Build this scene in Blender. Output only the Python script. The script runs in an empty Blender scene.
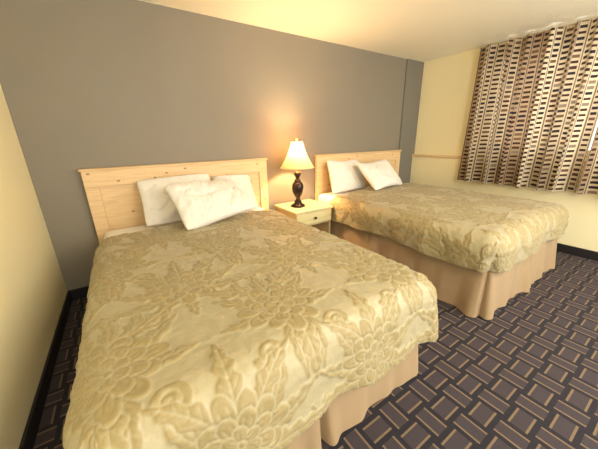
import bpy, bmesh, math, random
import numpy as np
from mathutils import Matrix, Vector
random.seed(3)
sc = bpy.context.scene
COL = sc.collection
try:
    sc.view_settings.view_transform = 'Standard'
    sc.view_settings.look = 'None'
    sc.view_settings.exposure = 0.52
except Exception: pass

CX, CY, CZ = 0.0, -2.9, 1.355
XL, XR, ZC = -0.59, 4.27, 2.445
YF = -4.3

def lin(c):
    c = c/255.0
    return c/12.92 if c <= 0.04045 else ((c+0.055)/1.055)**2.4
def rgb(r, g, b): return (lin(r), lin(g), lin(b), 1.0)

# ---------------------------------------------------------------- materials
class NT:
    def __init__(s, name):
        s.m = bpy.data.materials.new(name); s.m.use_nodes = True
        s.nt = s.m.node_tree; s.N = s.nt.nodes; s.L = s.nt.links
        s.p = s.N['Principled BSDF']
    def n(s, t, **kw):
        x = s.N.new(t)
        for k, v in kw.items(): setattr(x, k, v)
        return x
    def link(s, a, b): s.L.new(a, b)
    def math(s, op, a, b=None, c=None):
        x = s.N.new('ShaderNodeMath'); x.operation = op
        for i, v in enumerate((a, b, c)):
            if v is None: continue
            if isinstance(v, (int, float)): x.inputs[i].default_value = v
            else: s.L.new(v, x.inputs[i])
        return x.outputs[0]
    def mix(s, f, a, b):
        x = s.N.new('ShaderNodeMix'); x.data_type = 'RGBA'
        for sock, v in ((x.inputs[0], f), (x.inputs[6], a), (x.inputs[7], b)):
            if isinstance(v, (int, float, tuple)): sock.default_value = v
            else: s.L.new(v, sock)
        return x.outputs[2]
    def ramp(s, f, stops, interp='LINEAR'):
        x = s.N.new('ShaderNodeValToRGB'); r = x.color_ramp; r.interpolation = interp
        r.elements[0].position = stops[0][0]; r.elements[0].color = stops[0][1]
        r.elements[1].position = stops[1][0]; r.elements[1].color = stops[1][1]
        for p, c in stops[2:]:
            e = r.elements.new(p); e.color = c
        s.L.new(f, x.inputs[0]); return x.outputs[0]
    def coord(s, k='Object'): return s.n('ShaderNodeTexCoord').outputs[k]
    def noise(s, scale, detail=3, vec=None, out=0, rough=.5):
        x = s.n('ShaderNodeTexNoise'); x.inputs['Scale'].default_value = scale
        x.inputs['Detail'].default_value = detail; x.inputs['Roughness'].default_value = rough
        s.link(vec if vec else s.coord(), x.inputs['Vector']); return x.outputs[out]
    def bump(s, h, strength=.3, dist=.01):
        b = s.n('ShaderNodeBump'); b.inputs['Strength'].default_value = strength
        b.inputs['Distance'].default_value = dist
        s.link(h, b.inputs['Height']); s.link(b.outputs[0], s.p.inputs['Normal'])
    def fin(s, base=None, rough=.6, **kw):
        if base is not None:
            if isinstance(base, tuple): s.p.inputs['Base Color'].default_value = base
            else: s.link(base, s.p.inputs['Base Color'])
        s.p.inputs['Roughness'].default_value = rough
        for k, v in kw.items(): s.p.inputs[k].default_value = v
        return s.m

def paint(name, c1, c2, scale=2, bs=120, bstr=.15, rough=.6):
    t = NT(name); f = t.noise(scale, 2)
    t.bump(t.noise(bs, 3), bstr, .004)
    return t.fin(t.mix(f, c1, c2), rough)

M_grey = paint('grey_wall_paint', rgb(130,122,107), rgb(136,128,113), bs=90, bstr=.25)
M_blue = paint('grey_chase_paint', rgb(116,112,102), rgb(121,117,107))
M_cream = paint('cream_wall_paint', rgb(238,228,184), rgb(242,232,191), bs=60, bstr=.3)
M_ceil = paint('ceiling_paint', rgb(249,244,222), rgb(251,246,226), bs=60, bstr=.5)
M_black = paint('black_vinyl', rgb(26,24,26), rgb(34,30,32), rough=.45)
M_lamp = paint('dark_bronze', rgb(30,21,16), rgb(54,36,24), scale=14, rough=.3)
M_lamp.node_tree.nodes['Principled BSDF'].inputs['Metallic'].default_value = .35
M_brass = NT('brass').fin(rgb(190,150,80), .3, Metallic=.9)
M_dark = paint('dark_knob', rgb(30,24,20), rgb(40,32,26), rough=.35)
M_frame = paint('window_frame_paint', rgb(225,222,214), rgb(235,232,224), rough=.4)

def pine(name, c1, c2, knot=True, cdark=None):
    t = NT(name)
    sp = t.n('ShaderNodeSeparateXYZ'); t.link(t.coord(), sp.inputs[0])
    if knot:
        cb = t.n('ShaderNodeCombineXYZ')
        t.link(t.math('MULTIPLY', sp.outputs[0], 3.1), cb.inputs[0]); t.link(t.math('MULTIPLY', sp.outputs[2], 4.6), cb.inputs[1])
        v = t.n('ShaderNodeTexVoronoi'); v.voronoi_dimensions = '2D'; v.inputs['Scale'].default_value = 1.05
        t.link(cb.outputs[0], v.inputs['Vector']); dist = v.outputs['Distance']
    mp = t.n('ShaderNodeMapping'); t.link(t.coord(), mp.inputs[0])
    mp.inputs['Scale'].default_value = (1.0, 12, 16)
    g = t.noise(2.6, 5, mp.outputs[0])
    if knot:
        g = t.math('ADD', g, t.math('MULTIPLY', t.math('SINE', t.math('MULTIPLY', dist, 60)), t.math('MULTIPLY', .16, t.math('POWER', 2.718, t.math('MULTIPLY', dist, -9)))))
    col = t.ramp(g, [(.25, c1), (.5, c2), (.62, c1), (.8, c2)])
    if knot:
        k = t.ramp(dist, [(0, (.9,.9,.9,1)), (.03, (.7,.7,.7,1)), (.055, (0,0,0,1))])
        col = t.mix(k, col, rgb(150,96,52))
    t.bump(g, .08, .003)
    return t.fin(col, .45)
M_pine = pine('knotty_pine', rgb(220,186,136), rgb(232,201,154))
M_pine2 = pine('pine_trim', rgb(212,177,126), rgb(226,195,148), knot=False)
M_ns = pine('pale_nightstand_wood', rgb(214,200,146), rgb(226,214,164), knot=False)
M_ns2 = pine('nightstand_body_wood', rgb(196,172,124), rgb(208,186,138), knot=False)

def fabric(name, c1, c2, rough=.9, bs=300, bstr=.25, sheen=.2, big=5):
    t = NT(name); f = t.noise(big, 3); t.bump(t.noise(bs, 2), bstr, .002)
    return t.fin(t.mix(f, c1, c2), rough, **{'Sheen Weight': sheen})
M_white = fabric('white_cotton', rgb(234,229,220), rgb(240,236,228))
M_white2 = fabric('white_pillowcase', rgb(228,223,215), rgb(235,231,224), bs=40, bstr=.2, sheen=0)
M_skirt = fabric('tan_bed_skirt_fabric', rgb(154,129,96), rgb(164,139,105), sheen=.1)

def comforter_mat():
    t = NT('damask_quilt_fabric')
    a = t.n('ShaderNodeAttribute'); a.attribute_name = 'pattern'
    ground = t.mix(t.noise(60, 3), rgb(162,151,118), rgb(173,162,129))
    motif = t.mix(t.noise(90, 3), rgb(143,127,84), rgb(156,140,96))
    col = t.mix(a.outputs['Fac'], ground, motif)
    t.bump(t.noise(75, 4), .4, .005)
    r = t.math('MULTIPLY_ADD', a.outputs['Fac'], .18, .38)
    t.link(r, t.p.inputs['Roughness'])
    m = t.fin(col, .5, **{'Sheen Weight': .15})
    return m
M_quilt = comforter_mat()

def carpet():
    t = NT('patterned_carpet')
    sp = t.n('ShaderNodeSeparateXYZ'); t.link(t.coord(), sp.inputs[0])
    c = .125
    u = t.math('DIVIDE', sp.outputs[0], c); v = t.math('DIVIDE', sp.outputs[1], c)
    fu = t.math('FRACT', u); fv = t.math('FRACT', v)
    par = t.math('FLOORED_MODULO', t.math('ADD', t.math('FLOOR', u), t.math('FLOOR', v)), 2)
    ipar = t.math('SUBTRACT', 1, par)
    cross = t.math('ADD', t.math('MULTIPLY', fu, ipar), t.math('MULTIPLY', fv, par))
    along = t.math('ADD', t.math('MULTIPLY', fv, ipar), t.math('MULTIPLY', fu, par))
    dk = rgb(28,26,37); mv = rgb(64,55,61); tan = rgb(128,107,84)
    col = t.ramp(cross, [(0, dk), (.17, tan), (.25, mv), (.74, tan), (.82, dk)], 'CONSTANT')
    edge = t.math('GREATER_THAN', t.math('ABSOLUTE', t.math('SUBTRACT', along, .5)), .48)
    col = t.mix(edge, col, dk)
    nz = t.noise(260, 2)
    col = t.mix(t.math('MULTIPLY', nz, .4), col, rgb(44,39,44))
    t.bump(nz, .6, .006)
    return t.fin(col, .95)
M_carpet = carpet()

def curtain_mat():
    t = NT('dash_print_curtain_fabric')
    sp = t.n('ShaderNodeSeparateXYZ'); t.link(t.coord('UV'), sp.inputs[0])
    u = t.math('DIVIDE', sp.outputs[0], .088)
    iu = t.math('FLOOR', u); fu = t.math('FRACT', u)
    cu = t.n('ShaderNodeTexWhiteNoise'); cu.noise_dimensions = '1D'; t.link(iu, cu.inputs['W'])
    v = t.math('ADD', t.math('DIVIDE', sp.outputs[1], .052), t.math('MULTIPLY', cu.outputs[0], 1.0))
    iv = t.math('FLOOR', v); fv = t.math('FRACT', v)
    cb = t.n('ShaderNodeCombineXYZ'); t.link(iu, cb.inputs[0]); t.link(iv, cb.inputs[1])
    w = t.n('ShaderNodeTexWhiteNoise'); w.noise_dimensions = '2D'; t.link(cb.outputs[0], w.inputs[0])
    ground = t.ramp(cu.outputs[0], [(0, rgb(224,208,178)), (.45, rgb(176,152,122)), (.75, rgb(206,188,158))], 'CONSTANT')
    c1 = t.ramp(w.outputs[0], [(0, rgb(64,42,34)), (.5, rgb(44,38,46)), (.66, rgb(112,86,62)), (.8, rgb(80,54,42)), (.94, rgb(140,124,108))], 'CONSTANT')
    hw = t.math('MULTIPLY_ADD', w.outputs[0], .10, .20)
    inu = t.math('LESS_THAN', t.math('ABSOLUTE', t.math('SUBTRACT', fu, .58)), .34)
    inv = t.math('LESS_THAN', t.math('ABSOLUTE', t.math('SUBTRACT', fv, .5)), hw)
    col = t.mix(t.math('MULTIPLY', inu, inv), ground, c1)
    line = t.math('LESS_THAN', t.math('ABSOLUTE', t.math('SUBTRACT', fu, .10)), .06)
    col = t.mix(t.math('MULTIPLY', line, .8), col, rgb(84,62,50))
    t.fin(col, .85)
    tr = t.n('ShaderNodeBsdfTranslucent'); t.link(col, tr.inputs[0])
    mx = t.n('ShaderNodeMixShader'); mx.inputs[0].default_value = .4
    t.link(t.p.outputs[0], mx.inputs[1]); t.link(tr.outputs[0], mx.inputs[2])
    t.link(mx.outputs[0], t.N['Material Output'].inputs[0])
    return t.m
M_curtain = curtain_mat()

def shade_mat():
    t = NT('cream_lamp_shade_fabric')
    c = rgb(222,198,154); t.fin(c, .8)
    tr = t.n('ShaderNodeBsdfTranslucent'); tr.inputs[0].default_value = rgb(226,196,144)
    mx = t.n('ShaderNodeMixShader'); mx.inputs[0].default_value = .2
    t.link(t.p.outputs[0], mx.inputs[1]); t.link(tr.outputs[0], mx.inputs[2])
    t.link(mx.outputs[0], t.N['Material Output'].inputs[0])
    return t.m
M_shade = shade_mat()
def emis(name, c, s):
    t = NT(name); t.fin(c, .5); t.p.inputs['Emission Color'].default_value = c
    t.p.inputs['Emission Strength'].default_value = s; return t.m
M_bulb = emis('lit_bulb', rgb(255,214,150), 6)

# ---------------------------------------------------------------- mesh helpers
def obj_from(name, me, mat=None, smooth=False):
    if mat: me.materials.append(mat)
    if smooth: me.polygons.foreach_set('use_smooth', [True]*len(me.polygons))
    o = bpy.data.objects.new(name, me); COL.objects.link(o); return o

def boxes(name, lst, mat, bevel=0.0, seg=2):
    bm = bmesh.new()
    for (x0,y0,z0,x1,y1,z1) in lst:
        b2 = bmesh.new()
        bmesh.ops.create_cube(b2, size=1)
        for v in b2.verts:
            v.co = Vector(((x0+x1)/2+v.co.x*(x1-x0), (y0+y1)/2+v.co.y*(y1-y0), (z0+z1)/2+v.co.z*(z1-z0)))
        if bevel > 0:
            bmesh.ops.bevel(b2, geom=b2.edges[:], offset=bevel, segments=seg, affect='EDGES', profile=.5)
        tmp = bpy.data.meshes.new('t'); b2.to_mesh(tmp); b2.free(); bm.from_mesh(tmp); bpy.data.meshes.remove(tmp)
    me = bpy.data.meshes.new(name); bm.to_mesh(me); bm.free()
    return obj_from(name, me, mat)

def lathe(name, prof, mat, cx=0, cy=0, n=40, close=True):
    bm = bmesh.new(); rings = []
    for r, z in prof:
        rings.append([bm.verts.new((cx+r*math.cos(2*math.pi*i/n), cy+r*math.sin(2*math.pi*i/n), z)) for i in range(n)])
    for a, b in zip(rings, rings[1:]):
        for i in range(n):
            bm.faces.new((a[i], a[(i+1)%n], b[(i+1)%n], b[i]))
    if close:
        bm.faces.new(rings[0][::-1]); bm.faces.new(rings[-1])
    bmesh.ops.recalc_face_normals(bm, faces=bm.faces[:])
    me = bpy.data.meshes.new(name); bm.to_mesh(me); bm.free()
    return obj_from(name, me, mat, True)

def grid_mesh(name, P, mat, uv=None, attr=None, flip=False):
    nu, nv = P.shape[:2]
    me = bpy.data.meshes.new(name)
    co = P.reshape(-1, 3).astype(np.float32)
    idx = np.arange(nu*nv).reshape(nu, nv)
    q = np.stack([idx[:-1,:-1], idx[1:,:-1], idx[1:,1:], idx[:-1,1:]], -1).reshape(-1, 4)
    if flip: q = q[:, ::-1]
    nf = len(q)
    me.vertices.add(len(co)); me.vertices.foreach_set('co', co.ravel())
    me.loops.add(nf*4); me.loops.foreach_set('vertex_index', q.ravel().astype(np.int32))
    me.polygons.add(nf); me.polygons.foreach_set('loop_start', np.arange(0, nf*4, 4, dtype=np.int32))
    me.update(calc_edges=True); me.validate()
    if uv is not None:
        l = me.uv_layers.new(name='UVMap'); l.data.foreach_set('uv', uv.reshape(-1,2)[q.ravel()].astype(np.float32).ravel())
    if attr is not None:
        a = me.attributes.new('pattern', 'FLOAT', 'POINT'); a.data.foreach_set('value', attr.ravel().astype(np.float32))
    return obj_from(name, me, mat, True)

def empty(name, loc, label, cat, group=None):
    e = bpy.data.objects.new(name, None); e.location = loc; e.empty_display_size = .1
    COL.objects.link(e); e['label'] = label; e['category'] = cat
    if group: e['group'] = group
    return e
def attach(o, par):
    off = Vector((0,0,0)); p = par
    while p: off += p.location; p = p.parent
    o.data.transform(Matrix.Translation(-off)); o.parent = par
    return o
def reorigin(o, loc):
    o.data.transform(Matrix.Translation(-Vector(loc))); o.location = loc
def struct(o, label=None, cat=None):
    o['kind'] = 'structure'
    o['label'] = label; o['category'] = cat
    return o

# ---------------------------------------------------------------- room shell
struct(boxes('floor', [(XL-.1, YF, -.1, XR+.12, .1, 0)], M_carpet), 'dark plum and tan basket-weave patterned carpet floor', 'floor')
struct(boxes('ceiling', [(XL-.1, YF, ZC, XR+.12, .1, ZC+.1)], M_ceil), 'cream painted textured ceiling', 'ceiling')
struct(boxes('wall_back', [(XL-.1, 0, 0, XR+.12, .1, ZC)], M_grey), 'warm grey painted accent wall behind the beds', 'wall')
struct(boxes('wall_left', [(XL-.1, YF, 0, XL, 0, ZC)], M_cream), 'cream yellow painted side wall', 'wall')
WY0, WY1, WZ0, WZ1 = -3.0, -1.05, 1.12, 2.25
struct(boxes('wall_right', [(XR, YF, 0, XR+.12, 0, WZ0), (XR, YF, WZ1, XR+.12, 0, ZC),
        (XR, YF, WZ0, XR+.12, WY0, WZ1), (XR, WY1, WZ0, XR+.12, 0, WZ1),
        (XR-.045, YF, 0, XR, 0, 1.02)], M_cream), 'cream yellow painted wall with a thicker lower half and window opening', 'wall')
struct(boxes('trim_1', [(XR-.065, YF, 1.02, XR, 0, 1.055)], M_pine2, .006), 'pale wood ledge strip along the cream wall', 'trim')
struct(boxes('trim_2', [(3.86, -.022, 0, XR-.0, 0, ZC)], M_blue, .004), 'darker grey boxed strip in the wall corner', 'trim')
struct(boxes('baseboard_back', [(XL, -.014, 0, 3.86, 0, .10)], M_black, .003), 'black vinyl baseboard', 'baseboard')
struct(boxes('baseboard_left', [(XL, YF, 0, XL+.014, 0, .10)], M_black, .003), 'black vinyl baseboard', 'baseboard')
struct(boxes('baseboard_right', [(XR-.06, YF, 0, XR-.045, -.036, .10)], M_black, .003), 'black vinyl baseboard', 'baseboard')
fr = []
for (a,b,c,d) in ((WY0,WZ0,WY1,WZ0+.05),(WY0,WZ1-.05,WY1,WZ1),(WY0,WZ0,WY0+.05,WZ1),(WY1-.05,WZ0,WY1,WZ1),((WY0+WY1)/2-.03,WZ0,(WY0+WY1)/2+.03,WZ1)):
    fr.append((XR+.03, a, b, XR+.08, c, d))
struct(boxes('window_1', fr, M_frame, .004), 'white framed sliding window behind the curtain', 'window')

# ---------------------------------------------------------------- curtain
def curtain(name, y0, y1, seed, xo=4.105):
    zt, zb = 2.41, .72
    nu, nv = 460, 60
    s = np.linspace(0, 1, nu)[:, None]; v = np.linspace(0, 1, nv)[None, :]
    L = abs(y1-y0); nf = L/.19
    ph = 2*np.pi*nf*(s + .018*np.sin(2*np.pi*s*2.3+seed)) 
    amp = .042 + .014*np.sin(2*np.pi*s*3.1+seed*2) + .012*v
    x = xo + amp*np.sin(ph+.35*np.sin(v*3+s*9)) + .008*np.sin(ph*2.3+v*4)*(1-.5*v)
    y = y0 + (y1-y0)*s + .026*np.cos(ph)*(.5+.7*v) + .02*v*np.sin(s*7+seed)
    z = zt + (zb-zt)*v + 0*s + .006*np.sin(ph)*v
    P = np.stack([x+0*z, y+0*z, z+0*x], -1)
    d = np.sqrt(np.diff(P[:,0,0])**2+np.diff(P[:,0,1])**2); arc = np.concatenate([[0], np.cumsum(d)])
    uv = np.stack([np.repeat(arc[:,None], nv, 1)*1.0, np.repeat((zt-zb)*(1-v), nu, 0)], -1)
    o = grid_mesh(name, P, M_curtain, uv=uv)
    reorigin(o, (xo, (y0+y1)/2, zb))
    return o
c1 = curtain('curtain', -.90, -2.13, 1)
c1['label'] = 'gathered curtain panel with brown and navy dash print'; c1['category'] = 'curtain'; c1['group'] = 'window curtains'
c2 = curtain('curtain', -2.17, -3.6, 4, 4.105)
c2['label'] = 'gathered dash print curtain panel beside the first one'; c2['category'] = 'curtain'; c2['group'] = 'window curtains'
def rod():
    bm = bmesh.new()
    m = Matrix.Translation((4.18, -2.24, 2.385)) @ Matrix.Rotation(math.pi/2, 4, 'X')
    bmesh.ops.create_cone(bm, cap_ends=True, segments=16, radius1=.011, radius2=.011, depth=2.72, matrix=m)
    for yy in (-.88, -3.6):
        bmesh.ops.create_uvsphere(bm, u_segments=14, v_segments=8, radius=.02, matrix=Matrix.Translation((4.18, yy, 2.385)))
    me = bpy.data.meshes.new('r'); bm.to_mesh(me); bm.free()
    o = obj_from('rod', me, M_frame, True); return o
e = empty('curtain_rod', (4.18, -2.24, 2.385), 'white metal curtain rod above the window', 'curtain rod')
attach(rod(), e)
attach(boxes('bracket', [(4.175,-1.0,2.375,XR,-.985,2.395)], M_frame), e)
attach(boxes('bracket', [(4.175,-3.4,2.375,XR,-3.385,2.395)], M_frame), e)

# ---------------------------------------------------------------- damask tile
TX, TY, RES = .62, .84, .002
nx, ny = int(round(TX/RES)), int(round(TY/RES))
TX, TY = nx*RES, ny*RES
GX, GY = np.meshgrid(np.arange(nx)*RES, np.arange(ny)*RES, indexing='ij')
TILE = np.zeros((nx, ny))
def loc(cx, cy, ang):
    dx = (GX-cx+TX/2) % TX - TX/2; dy = (GY-cy+TY/2) % TY - TY/2
    c, s = math.cos(ang), math.sin(ang)
    return dx*c+dy*s, -dx*s+dy*c
OUT = .0062
def leaf(cx, cy, deg, L, w, curve=0, serr=.15, n=5, pw=.9):
    a, b = loc(cx, cy, math.radians(deg))
    s = a/L; t = b - curve*L*np.clip(s,0,1)**2
    sc_ = np.clip(s, 0, 1)
    bound = w*np.sin(np.pi*sc_**pw)**.7*(1+serr*np.cos(sc_*2*np.pi*n)) + 1e-5
    ins = (s > 0) & (s < 1)
    q = np.abs(t)
    TILE[ins & (q < bound+OUT)] = 0
    TILE[ins & (q < bound)] = 1
    TILE[ins & (q < bound*.85) & (np.abs(np.sin((s*L - q*1.1)*90)) < .26) & (s>.1) & (s<.92)] = .4
    TILE[ins & (q < .003) & (s > .03) & (s < .88)] = .1
def petal(cx, cy, deg, r0, L, w):
    a, b = loc(cx, cy, math.radians(deg))
    s = np.clip((a-r0)/L, 0, 1)
    bound = w*np.sqrt(np.clip(s,0,1))*np.clip(1-s**4, 0, 1)**.55
    ins = (a > r0) & (a < r0+L)
    so = np.clip((a-r0+.002)/(L+OUT+.002), 0, 1)
    bo = (w+OUT)*np.sqrt(so)*np.clip(1-so**4, 0, 1)**.55+.001
    TILE[(a > r0-.002) & (a < r0+L+OUT) & (np.abs(b) < bo)] = 0
    m = ins & (np.abs(b) < bound)
    TILE[m] = 1
    TILE[m & (np.abs(np.abs(b)-bound*.45) < .0022) & (s > .2) & (s < .72)] = .25
def disk(cx, cy, r, val=1):
    a, b = loc(cx, cy, 0); TILE[a*a+b*b < r*r] = val
def scroll(cx, cy, r, dirn, w=.012):
    a, b = loc(cx, cy, 0)
    rr = np.sqrt(a*a+b*b); th = np.arctan2(b, a)*dirn
    for kk in (0, 1):
        target = r*(1 - (((th+math.pi)/(2*math.pi)) + kk)/2.0)
        m = (np.abs(rr-target) < w*(.4+.6*rr/r)) & (rr < r*1.15)
        TILE[m] = 1
    disk(cx, cy, r*.16)
def motif(cx, cy, k=1.0, fl=1):
    for sgn in (1, -1):
        b = 90 if fl > 0 else -90
        def A(d): return b + sgn*d
        leaf(cx+sgn*.02*k, cy-fl*.04*k, A(158), .30*k, .034*k, sgn*fl*.45, .22, 5)
        leaf(cx+sgn*.02*k, cy-fl*.04*k, A(128), .285*k, .042*k, sgn*fl*.55, .25, 5)
        leaf(cx+sgn*.02*k, cy-fl*.02*k, A(98), .275*k, .042*k, sgn*fl*.50, .25, 5)
        leaf(cx+sgn*.02*k, cy, A(62), .27*k, .040*k, sgn*fl*.40, .25, 5)
        leaf(cx+sgn*.01*k, cy+fl*.02*k, A(28), .30*k, .036*k, -sgn*fl*.35, .22, 5)
    leaf(cx, cy+fl*.02*k, 90*fl, .34*k, .036*k, 0, .25, 6)
    leaf(cx, cy, -90*fl, .30*k, .030*k, 0, .25, 6)
    for i in range(11): petal(cx, cy, i*360/11+90, .05*k, (.118+.016*math.cos(i*2.4))*k, .043*k)
    for i in range(8): petal(cx, cy, i*45-70, .03*k, .088*k, .038*k)
    for i in range(6): petal(cx, cy, i*60+90, .008*k, .058*k, .027*k)
    disk(cx, cy, .018*k, 0); disk(cx, cy, .011*k, 1)
for (cx_, cy_) in ((TX/2, TY*.25), (0, TY*.75)):
    for sx_ in (.15, -.15):
        for sy2 in (.21, -.21):
            scroll(cx_+sx_, cy_+sy2, .052, (1 if sx_*sy2 > 0 else -1), .008)
motif(TX/2, TY*.25, 1.02, 1)
motif(0, TY*.75, .97, -1)
def blur(A, n):
    for _ in range(n):
        A = (A + np.roll(A,1,0) + np.roll(A,-1,0) + np.roll(A,1,1) + np.roll(A,-1,1))/5
    return A
T1 = blur(TILE, 1); T2 = blur(TILE, 6)
def samp(T, x, y):
    fx = (x/RES) % nx; fy = (y/RES) % ny
    i = np.floor(fx).astype(int); j = np.floor(fy).astype(int); a = fx-i; b = fy-j
    i %= nx; j %= ny; i2 = (i+1) % nx; j2 = (j+1) % ny
    return T[i,j]*(1-a)*(1-b)+T[i2,j]*a*(1-b)+T[i,j2]*(1-a)*b+T[i2,j2]*a*b
def snoise(x, y, seed, f0=1.0, octs=4):
    rs = np.random.RandomState(seed); out = 0*x; amp = 1
    for o in range(octs):
        for k in range(5):
            th = rs.rand()*2*np.pi; f = f0*(2**o)*(.7+.6*rs.rand())
            out = out + amp*.35*np.sin((x*np.cos(th)+y*np.sin(th))*f*2*np.pi+rs.rand()*6.28 + .8*np.sin(x*f*2+rs.rand()*6))
        amp *= .5
    return out

def comforter(cx, hw, ztop, y_head, y_foot, r, hang_side, hang_foot, step, seed, ox=0, oy=0, flare=.10):
    arc = math.pi/2*r; curl = .035
    tot = arc + max(hang_side, hang_foot) + curl
    fw = hw - r
    nu = int(2*(fw+tot)/step); fl = (y_head - (y_foot + r)); nv = int((fl+tot)/step)
    U = np.linspace(-(fw+tot), fw+tot, nu)[:, None] + np.zeros((1, nv))
    V = np.linspace(0, fl+tot, nv)[None, :] + np.zeros((nu, 1))
    dx = np.maximum(np.abs(U)-fw, 0); dy = np.maximum(V-fl, 0)
    d = np.maximum(dx, dy); phi = np.arctan2(dy, dx+1e-9)
    wf = np.sin(phi)**2; hang = hang_side*(1-wf)+hang_foot*wf
    per = np.where(dy >= dx, fl+ .2 + U, np.where(U>0, 4.5+V, V))
    hang = hang*(1+.07*np.sin(per*5+seed)+.04*np.sin(per*13+seed*2))
    dd = np.where(d < arc, d, arc + (d-arc)/(tot-arc)*(hang+curl))
    out = np.where(dd < arc, r*np.sin(dd/r), r + flare*(dd-arc)); drop = np.where(dd < arc, r*(1-np.cos(np.minimum(dd,arc)/r)), r+(dd-arc))
    cr = .013; e = np.clip(dd-arc-hang, 0, None); th = e/cr
    oc = r+flare*hang; dc = r+hang
    out = np.where(e > 0, oc - cr*(1-np.cos(th)), out); drop = np.where(e > 0, dc + cr*np.sin(th), drop)
    hf = np.clip((dd-arc*.5)/(hang+arc*.5), 0, 1)
    wav = hf*(.012*np.sin(per*11+seed)+.007*np.sin(per*23+1.3*seed)+.008*np.sin(per*5.1))
    out = out + wav
    px = np.sign(U)*np.minimum(np.abs(U), fw) + np.sign(U)*np.cos(phi)*np.where(d > 0, out, 0)
    py = -(np.minimum(V, fl) + np.sin(phi)*np.where(d > 0, out, 0))
    pat = samp(T1, U+ox, V+oy); rel = samp(T2, U+ox, V+oy)
    lump = .0048*snoise(U, V, seed, .9, 2) + .0014*snoise(U, V, seed+9, 11, 2)
    crease = .0030*np.abs(snoise(U, V, seed+4, 4.5, 2))
    h = .0065*rel + lump - crease
    dome = .018*np.cos(np.clip(U/fw,-1,1)*np.pi/2)
    nz = np.where(d < arc, np.cos(np.minimum(dd,arc)/r), 0); no = np.where(d > 0, np.sin(np.minimum(dd,arc)/r), 0)
    z = ztop - np.where(d > 0, drop, 0) + (h+dome)*nz
    px = px + np.sign(U)*np.cos(phi)*no*h*(d>0); py = py - np.sin(phi)*no*h
    eh = np.clip((.035 - V)/.035, 0, 1)
    z = z - .028*(1-np.sqrt(np.clip(1-eh**2, 0, 1)))
    hx = .02*np.sin(U*4+seed)*np.clip(1-V/.3,0,1)
    P = np.stack([cx+px, y_head+py+hx, z], -1)
    o = grid_mesh('comforter', P, M_quilt, attr=pat, flip=True)
    reorigin(o, (cx, (y_head+y_foot)/2, ztop-.05))
    o['category'] = 'comforter'; o['group'] = 'bed comforters'
    return o

def skirt(cx, hw, y_head, y_foot, zt, seed, flare=.03):
    rc = .05
    pts = []
    def add(x, y, nx_, ny_): pts.append((x, y, nx_, ny_))
    n1 = 220
    for i in range(n1): add(-hw, y_head+(y_foot+rc-y_head)*i/n1, -1, 0)
    for i in range(16):
        a = math.pi + (math.pi/2)*i/16; add(-hw+rc+rc*math.cos(a), y_foot+rc+rc*math.sin(a), math.cos(a), math.sin(a))
    for i in range(240): add(-hw+rc+(2*hw-2*rc)*i/240, y_foot, 0, -1)
    for i in range(16):
        a = 1.5*math.pi + (math.pi/2)*i/16; add(hw-rc+rc*math.cos(a), y_foot+rc+rc*math.sin(a), math.cos(a), math.sin(a))
    for i in range(n1+1): add(hw, y_foot+rc+(y_head-y_foot-rc)*i/n1, 1, 0)
    A = np.array(pts); d = np.sqrt((np.diff(A[:,:2], axis=0)**2).sum(1)); s = np.concatenate([[0], np.cumsum(d)])
    tot = s[-1]; side = abs(y_foot-y_head)
    nv = 16; v = np.linspace(0, 1, nv)[None, :]; S = s[:, None]
    w = flare*v + v*(.008*np.sin(S*17+seed)+.007*np.sin(S*31+seed*2)+.006*np.sin(S*7))
    w = w + .002*v*np.sin(S*60+seed)
    for c in (side-.02, side+hw, side+2*hw, tot*.16, tot*.84):
        dep = .055 if abs(c-(side+hw)) < .01 or abs(c-side) < .1 or abs(c-side-2*hw) < .01 else .012
        w = w - dep*np.exp(-((S-c)/.014)**2)*(.35+.65*v) + .025*v*np.exp(-((S-c-.05)/.04)**2)+ .025*v*np.exp(-((S-c+.05)/.04)**2)
    x = cx + A[:,0:1] + A[:,2:3]*w; y = A[:,1:2] + A[:,3:4]*w; z = zt + (.008-zt)*v + 0*S
    return grid_mesh('bed_skirt', np.stack([x, y, z+0*x], -1), M_skirt)

def bed(cx, hcx, hw, ztop, seed, label, headhw=.85, zsk=.36):
    e = empty('bed', (cx, -1.15, 0), label, 'bed', 'double beds')
    x0, x1 = hcx-headhw, hcx+headhw; zt = 1.14
    lst = [(x0, -.055, .99, x1, -.010, zt-.012), (x0, -.055, .30, x0+.10, -.010, .99), (x1-.10, -.055, .30, x1, -.010, .99)]
    hb = attach(boxes('headboard', lst, M_pine, .004), e)
    hb['label'] = 'knotty pine headboard with framed panel'
    pl = [(x0+.10, -.038, .30, x1-.10, -.012, .99)]
    o = boxes('panel', pl, M_pine, .002); attach(o, hb)
    o = boxes('cap_rail', [(x0-.012, -.068, zt-.014, x1+.012, -.004, zt+.006)], M_pine2, .005); attach(o, hb)
    yf = -2.20
    o = boxes('box_spring', [(cx-hw+.03, yf+.03, .14, cx+hw-.03, -.09, zsk)], M_white, .03, 3); attach(o, e)
    o = boxes('mattress', [(cx-hw, yf, zsk, cx+hw, -.09, ztop-.035)], M_white, .06, 4); attach(o, e)
    for p in o.data.polygons: p.use_smooth = True
    o = boxes('bed_frame', [(cx-hw+.08, yf+.08, .10, cx+hw-.08, -.12, .14)] + [(cx+sx*(hw-.15)-.02, yy-.02, 0, cx+sx*(hw-.15)+.02, yy+.02, .10) for sx in (-1, 1) for yy in (-.3, -1.9)], M_dark); attach(o, e)
    o = skirt(cx, hw-.005, -.14, yf-.0, zsk, seed); attach(o, e); o['label'] = 'tan gathered fabric bed skirt'
    return e

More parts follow.
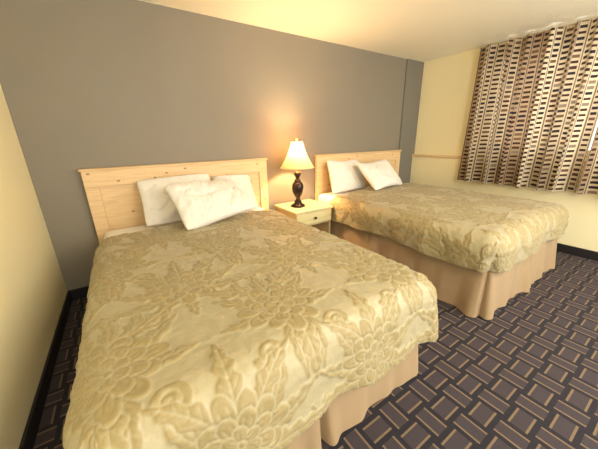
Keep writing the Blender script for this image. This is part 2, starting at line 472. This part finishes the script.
ZT1, ZT2 = .655, .685
B1 = bed(.53, .575, .755, ZT1, 1, 'queen bed with pine headboard and tan skirt beside the cream wall')
B2 = bed(2.87, 3.00, .755, ZT2, 5, 'queen bed with pine headboard and tan skirt near the window', zsk=.42)
K1 = comforter(.53, .80, ZT1, -.42, -2.28, .13, .18, .20, .0042, 2, .37, .30)
K1['label'] = 'gold damask quilted comforter spread over the nearer bed'
K2 = comforter(2.88, .82, ZT2, -.40, -2.25, .14, .145, .14, .0075, 7, .1, .3, flare=-.04)
K2['label'] = 'gold damask quilted comforter on the bed near the window'

# ---------------------------------------------------------------- pillows
def pillow(loc_, rot, W, H, T, seed, label, group):
    n, m = 90, 66
    a = np.linspace(-1, 1, n)[:, None]; b = np.linspace(-1, 1, m)[None, :]
    a = np.sign(a)*np.abs(a)**.85 + 0*b; b = np.sign(b)*np.abs(b)**.85 + 0*a
    x = W/2*a*(1-.05*(1-b**2)); y = H/2*b*(1-.06*(1-a**2))
    cr = 1-.06*(np.abs(a)**6*np.abs(b)**6); x = x*cr; y = y*cr
    prof = (np.clip(1-a**2, 0, 1)*np.clip(1-b**2, 0, 1))**.40
    wr = snoise(x, y, seed, 4, 3)
    rad = .5*(np.abs(a)**3+np.abs(b)**3)
    sharp = np.exp(-np.abs(snoise(x, y, seed+6, 3.2, 2))*7)
    h1 = T/2*prof*(1+.12*wr) - .016*prof*np.abs(snoise(x, y, seed+3, 5, 2))*(.3+rad) - .012*prof*sharp
    h2 = -T/2*prof*(.85+.04*wr)
    bend = .03*np.sin(a*2+seed)*b
    P1 = np.stack([x, y, h1+bend], -1); P2 = np.stack([x, y, h2+bend], -1)
    o = grid_mesh('pillow', P1, M_white2); o2 = grid_mesh('p2', P2, None, flip=True)
    bm = bmesh.new(); bm.from_mesh(o.data); bm.from_mesh(o2.data)
    bmesh.ops.remove_doubles(bm, verts=bm.verts[:], dist=.0006)
    bmesh.ops.recalc_face_normals(bm, faces=bm.faces[:])
    bm.to_mesh(o.data); bm.free(); bpy.data.objects.remove(o2)
    o.data.polygons.foreach_set('use_smooth', [True]*len(o.data.polygons))
    s = o.modifiers.new('s', 'SUBSURF'); s.levels = 1; s.render_levels = 1
    o.location = loc_; o.rotation_euler = [math.radians(r) for r in rot]
    o['label'] = label; o['category'] = 'pillow'; o['group'] = group
    return o
g1 = 'pillows on the nearer bed'; g2 = 'pillows on the bed near the window'
pillow((.42, -.21, .835), (66, 0, 0), .66, .45, .15, 1, 'white pillow leaning on the headboard beside another', g1)
pillow((.98, -.18, .81), (64, 0, 0), .42, .42, .12, 2, 'white pillow mostly hidden behind the front pillow', g1)
pillow((.635, -.52, .85), (38, -2, 12), .68, .47, .17, 3, 'plump white pillow resting at an angle in front', g1)
pillow((2.53, -.21, .865), (66, 0, 0), .60, .45, .15, 4, 'white pillow leaning on the pine headboard', g2)
pillow((2.92, -.46, .875), (44, 0, 8), .70, .47, .17, 5, 'plump white pillow resting against the other', g2)

# ---------------------------------------------------------------- nightstand
nx0, nx1, ny0, ny1, nz = 1.53, 2.03, -.50, -.03, .58
e = empty('nightstand', ((nx0+nx1)/2, (ny0+ny1)/2, 0), 'pale wood nightstand with one drawer between the beds', 'nightstand')
attach(boxes('top', [(nx0-.02, ny0-.02, nz-.025, nx1+.02, ny1, nz)], M_ns, .005), e)
attach(boxes('body', [(nx0, ny0+.01, .04, nx0+.02, ny1, nz-.025), (nx1-.02, ny0+.01, .04, nx1, ny1, nz-.025),
      (nx0+.02, ny1-.015, .04, nx1-.02, ny1, nz-.025), (nx0+.02, ny0+.02, .38, nx1-.02, ny1-.015, .395), (nx0+.02, ny0+.02, .08, nx1-.02, ny1-.015, .10),
      (nx0+.02, ny0+.03, 0, nx1-.02, ny0+.045, .08)], M_ns2, .002), e)
dr = attach(boxes('drawer', [(nx0+.004, ny0-.008, .405, nx1-.004, ny0+.012, .548)], M_ns, .005), e)
k = lathe('knob', [(.006, 0), (.006, .012), (.014, .016), (.016, .022), (.012, .029), (.003, .031)], M_dark, n=20)
k.data.transform(Matrix.Translation(((nx0+nx1)/2, ny0-.008, .477)) @ Matrix.Rotation(math.pi/2, 4, 'X')); attach(k, dr)

# ---------------------------------------------------------------- table lamp
lx, ly = 1.70, -.28
e = empty('table_lamp', (lx, ly, nz), 'dark bronze urn table lamp with lit cream bell shade', 'lamp')
z = nz
prof = [(.002,z+.001),(.082,z+.001),(.085,z+.012),(.076,z+.024),(.054,z+.034),(.042,z+.047),(.048,z+.057),(.042,z+.068),(.026,z+.078),(.024,z+.10),(.032,z+.115),
        (.048,z+.14),(.060,z+.17),(.067,z+.205),(.069,z+.235),(.064,z+.262),(.050,z+.285),(.034,z+.298),(.040,z+.308),(.032,z+.318),(.021,z+.33),(.025,z+.35),(.042,z+.375),(.046,z+.39),(.038,z+.405),(.018,z+.418),(.014,z+.43),(.012,z+.47),(.002,z+.471)]
b = attach(lathe('base', prof, M_lamp, lx, ly, 36), e); b['label'] = 'dark bronze turned urn base'
sh = []
for i in range(15):
    t = i/14; zz = 1.035 + .285*t; rr = .064 + (.195-.064)*((1-t)**1.45)
    sh.append((rr, zz))
n = 48; bm = bmesh.new(); rings = []
for rr, zz in sh:
    rings.append([bm.verts.new((lx+rr*(1-.022*abs(math.sin(4*2*math.pi*i/n)))*math.cos(2*math.pi*i/n), ly+rr*(1-.022*abs(math.sin(4*2*math.pi*i/n)))*math.sin(2*math.pi*i/n), zz)) for i in range(n)])
for a_, b_ in zip(rings, rings[1:]):
    for i in range(n): bm.faces.new((a_[i], a_[(i+1)%n], b_[(i+1)%n], b_[i]))
me = bpy.data.meshes.new('lamp_shade'); bm.to_mesh(me); bm.free()
s_ = attach(obj_from('lamp_shade', me, M_shade, True), e); s_['label'] = 'cream fabric bell shade'
for (rr, zz, nm) in ((.195, 1.035, 0), (.064, 1.32, 1)):
    bmt = bmesh.new(); R = []
    for i in range(48):
        th = 2*math.pi*i/48
        R.append([bmt.verts.new((lx+(rr+.004*math.cos(2*math.pi*j/8))*math.cos(th), ly+(rr+.004*math.cos(2*math.pi*j/8))*math.sin(th), zz+.005*math.sin(2*math.pi*j/8))) for j in range(8)])
    for i in range(48):
        for j in range(8): bmt.faces.new((R[i][j], R[(i+1)%48][j], R[(i+1)%48][(j+1)%8], R[i][(j+1)%8]))
    me = bpy.data.meshes.new('tr'); bmt.to_mesh(me); bmt.free()
    attach(obj_from('trim_ring', me, M_pine2, True), s_)
attach(lathe('finial', [(.003,1.315),(.004,1.335),(.012,1.342),(.014,1.352),(.008,1.362),(.002,1.372)], M_brass, lx, ly, 16), e)
attach(lathe('bulb', [(.012,1.06),(.014,1.08),(.028,1.11),(.031,1.135),(.024,1.16),(.004,1.17)], M_bulb, lx, ly, 20), e)
def tube(name, pts, rad, mat):
    cu = bpy.data.curves.new(name, 'CURVE'); cu.dimensions = '3D'; cu.bevel_depth = rad; cu.bevel_resolution = 2
    sp = cu.splines.new('POLY'); sp.points.add(len(pts)-1)
    for p, q in zip(sp.points, pts): p.co = (*q, 1)
    o = bpy.data.objects.new(name, cu); COL.objects.link(o)
    dg = bpy.context.evaluated_depsgraph_get(); me = bpy.data.meshes.new_from_object(o.evaluated_get(dg))
    bpy.data.objects.remove(o); return obj_from(name, me, mat, True)
hp = [(lx+.045*math.sin(math.pi*i/20), ly, 1.045+.275*i/20) for i in range(21)]
hp2 = [(2*lx-x, y, z_) for x, y, z_ in hp][::-1]
attach(tube('harp', hp+hp2, .002, M_brass), e)

# ---------------------------------------------------------------- lights
def light(kind, name, loc_, power, color, size=.1, **kw):
    l = bpy.data.lights.new(name, kind); l.energy = power; l.color = color
    if kind == 'POINT': l.shadow_soft_size = size
    o = bpy.data.objects.new(name, l); o.location = loc_; COL.objects.link(o)
    return o
light('POINT', 'lamp_bulb_light', (lx, ly, 1.25), 44, (1, .66, .35), .04)
light('POINT', 'added_fill_light', (1.4, -3.9, 1.95), 50, (1, .92, .78), .3)  # fill light added behind the camera to brighten the room, no fixture modelled
light('POINT', 'added_fill_light', (3.2, -3.7, 1.95), 56, (1, .92, .78), .3)  # second added fill, lifts the ceiling towards the window side
w = bpy.data.worlds.new('World'); sc.world = w; w.use_nodes = True
w.node_tree.nodes['Background'].inputs[0].default_value = (1, .97, .91, 1)
w.node_tree.nodes['Background'].inputs[1].default_value = 2.15

# ---------------------------------------------------------------- camera
cam = bpy.data.cameras.new('camera'); co = bpy.data.objects.new('camera', cam); COL.objects.link(co)
X = Vector((430,-95,268)).normalized(); Yv = Vector((-185,-82.4,268)).normalized(); D = Vector((17,832,268)).normalized()
fwd = Vector((X.z, Yv.z, -D.z)).normalized(); right = Vector((X.x, Yv.x, -D.x)); right = (right - fwd*right.dot(fwd)).normalized()
up = right.cross(fwd)
M = Matrix((right, up, -fwd)).transposed().to_4x4(); M.translation = (CX, CY, CZ)
co.matrix_world = M
cam.sensor_width = 36; cam.lens = 268/598*36; cam.clip_start = .02
sc.camera = co
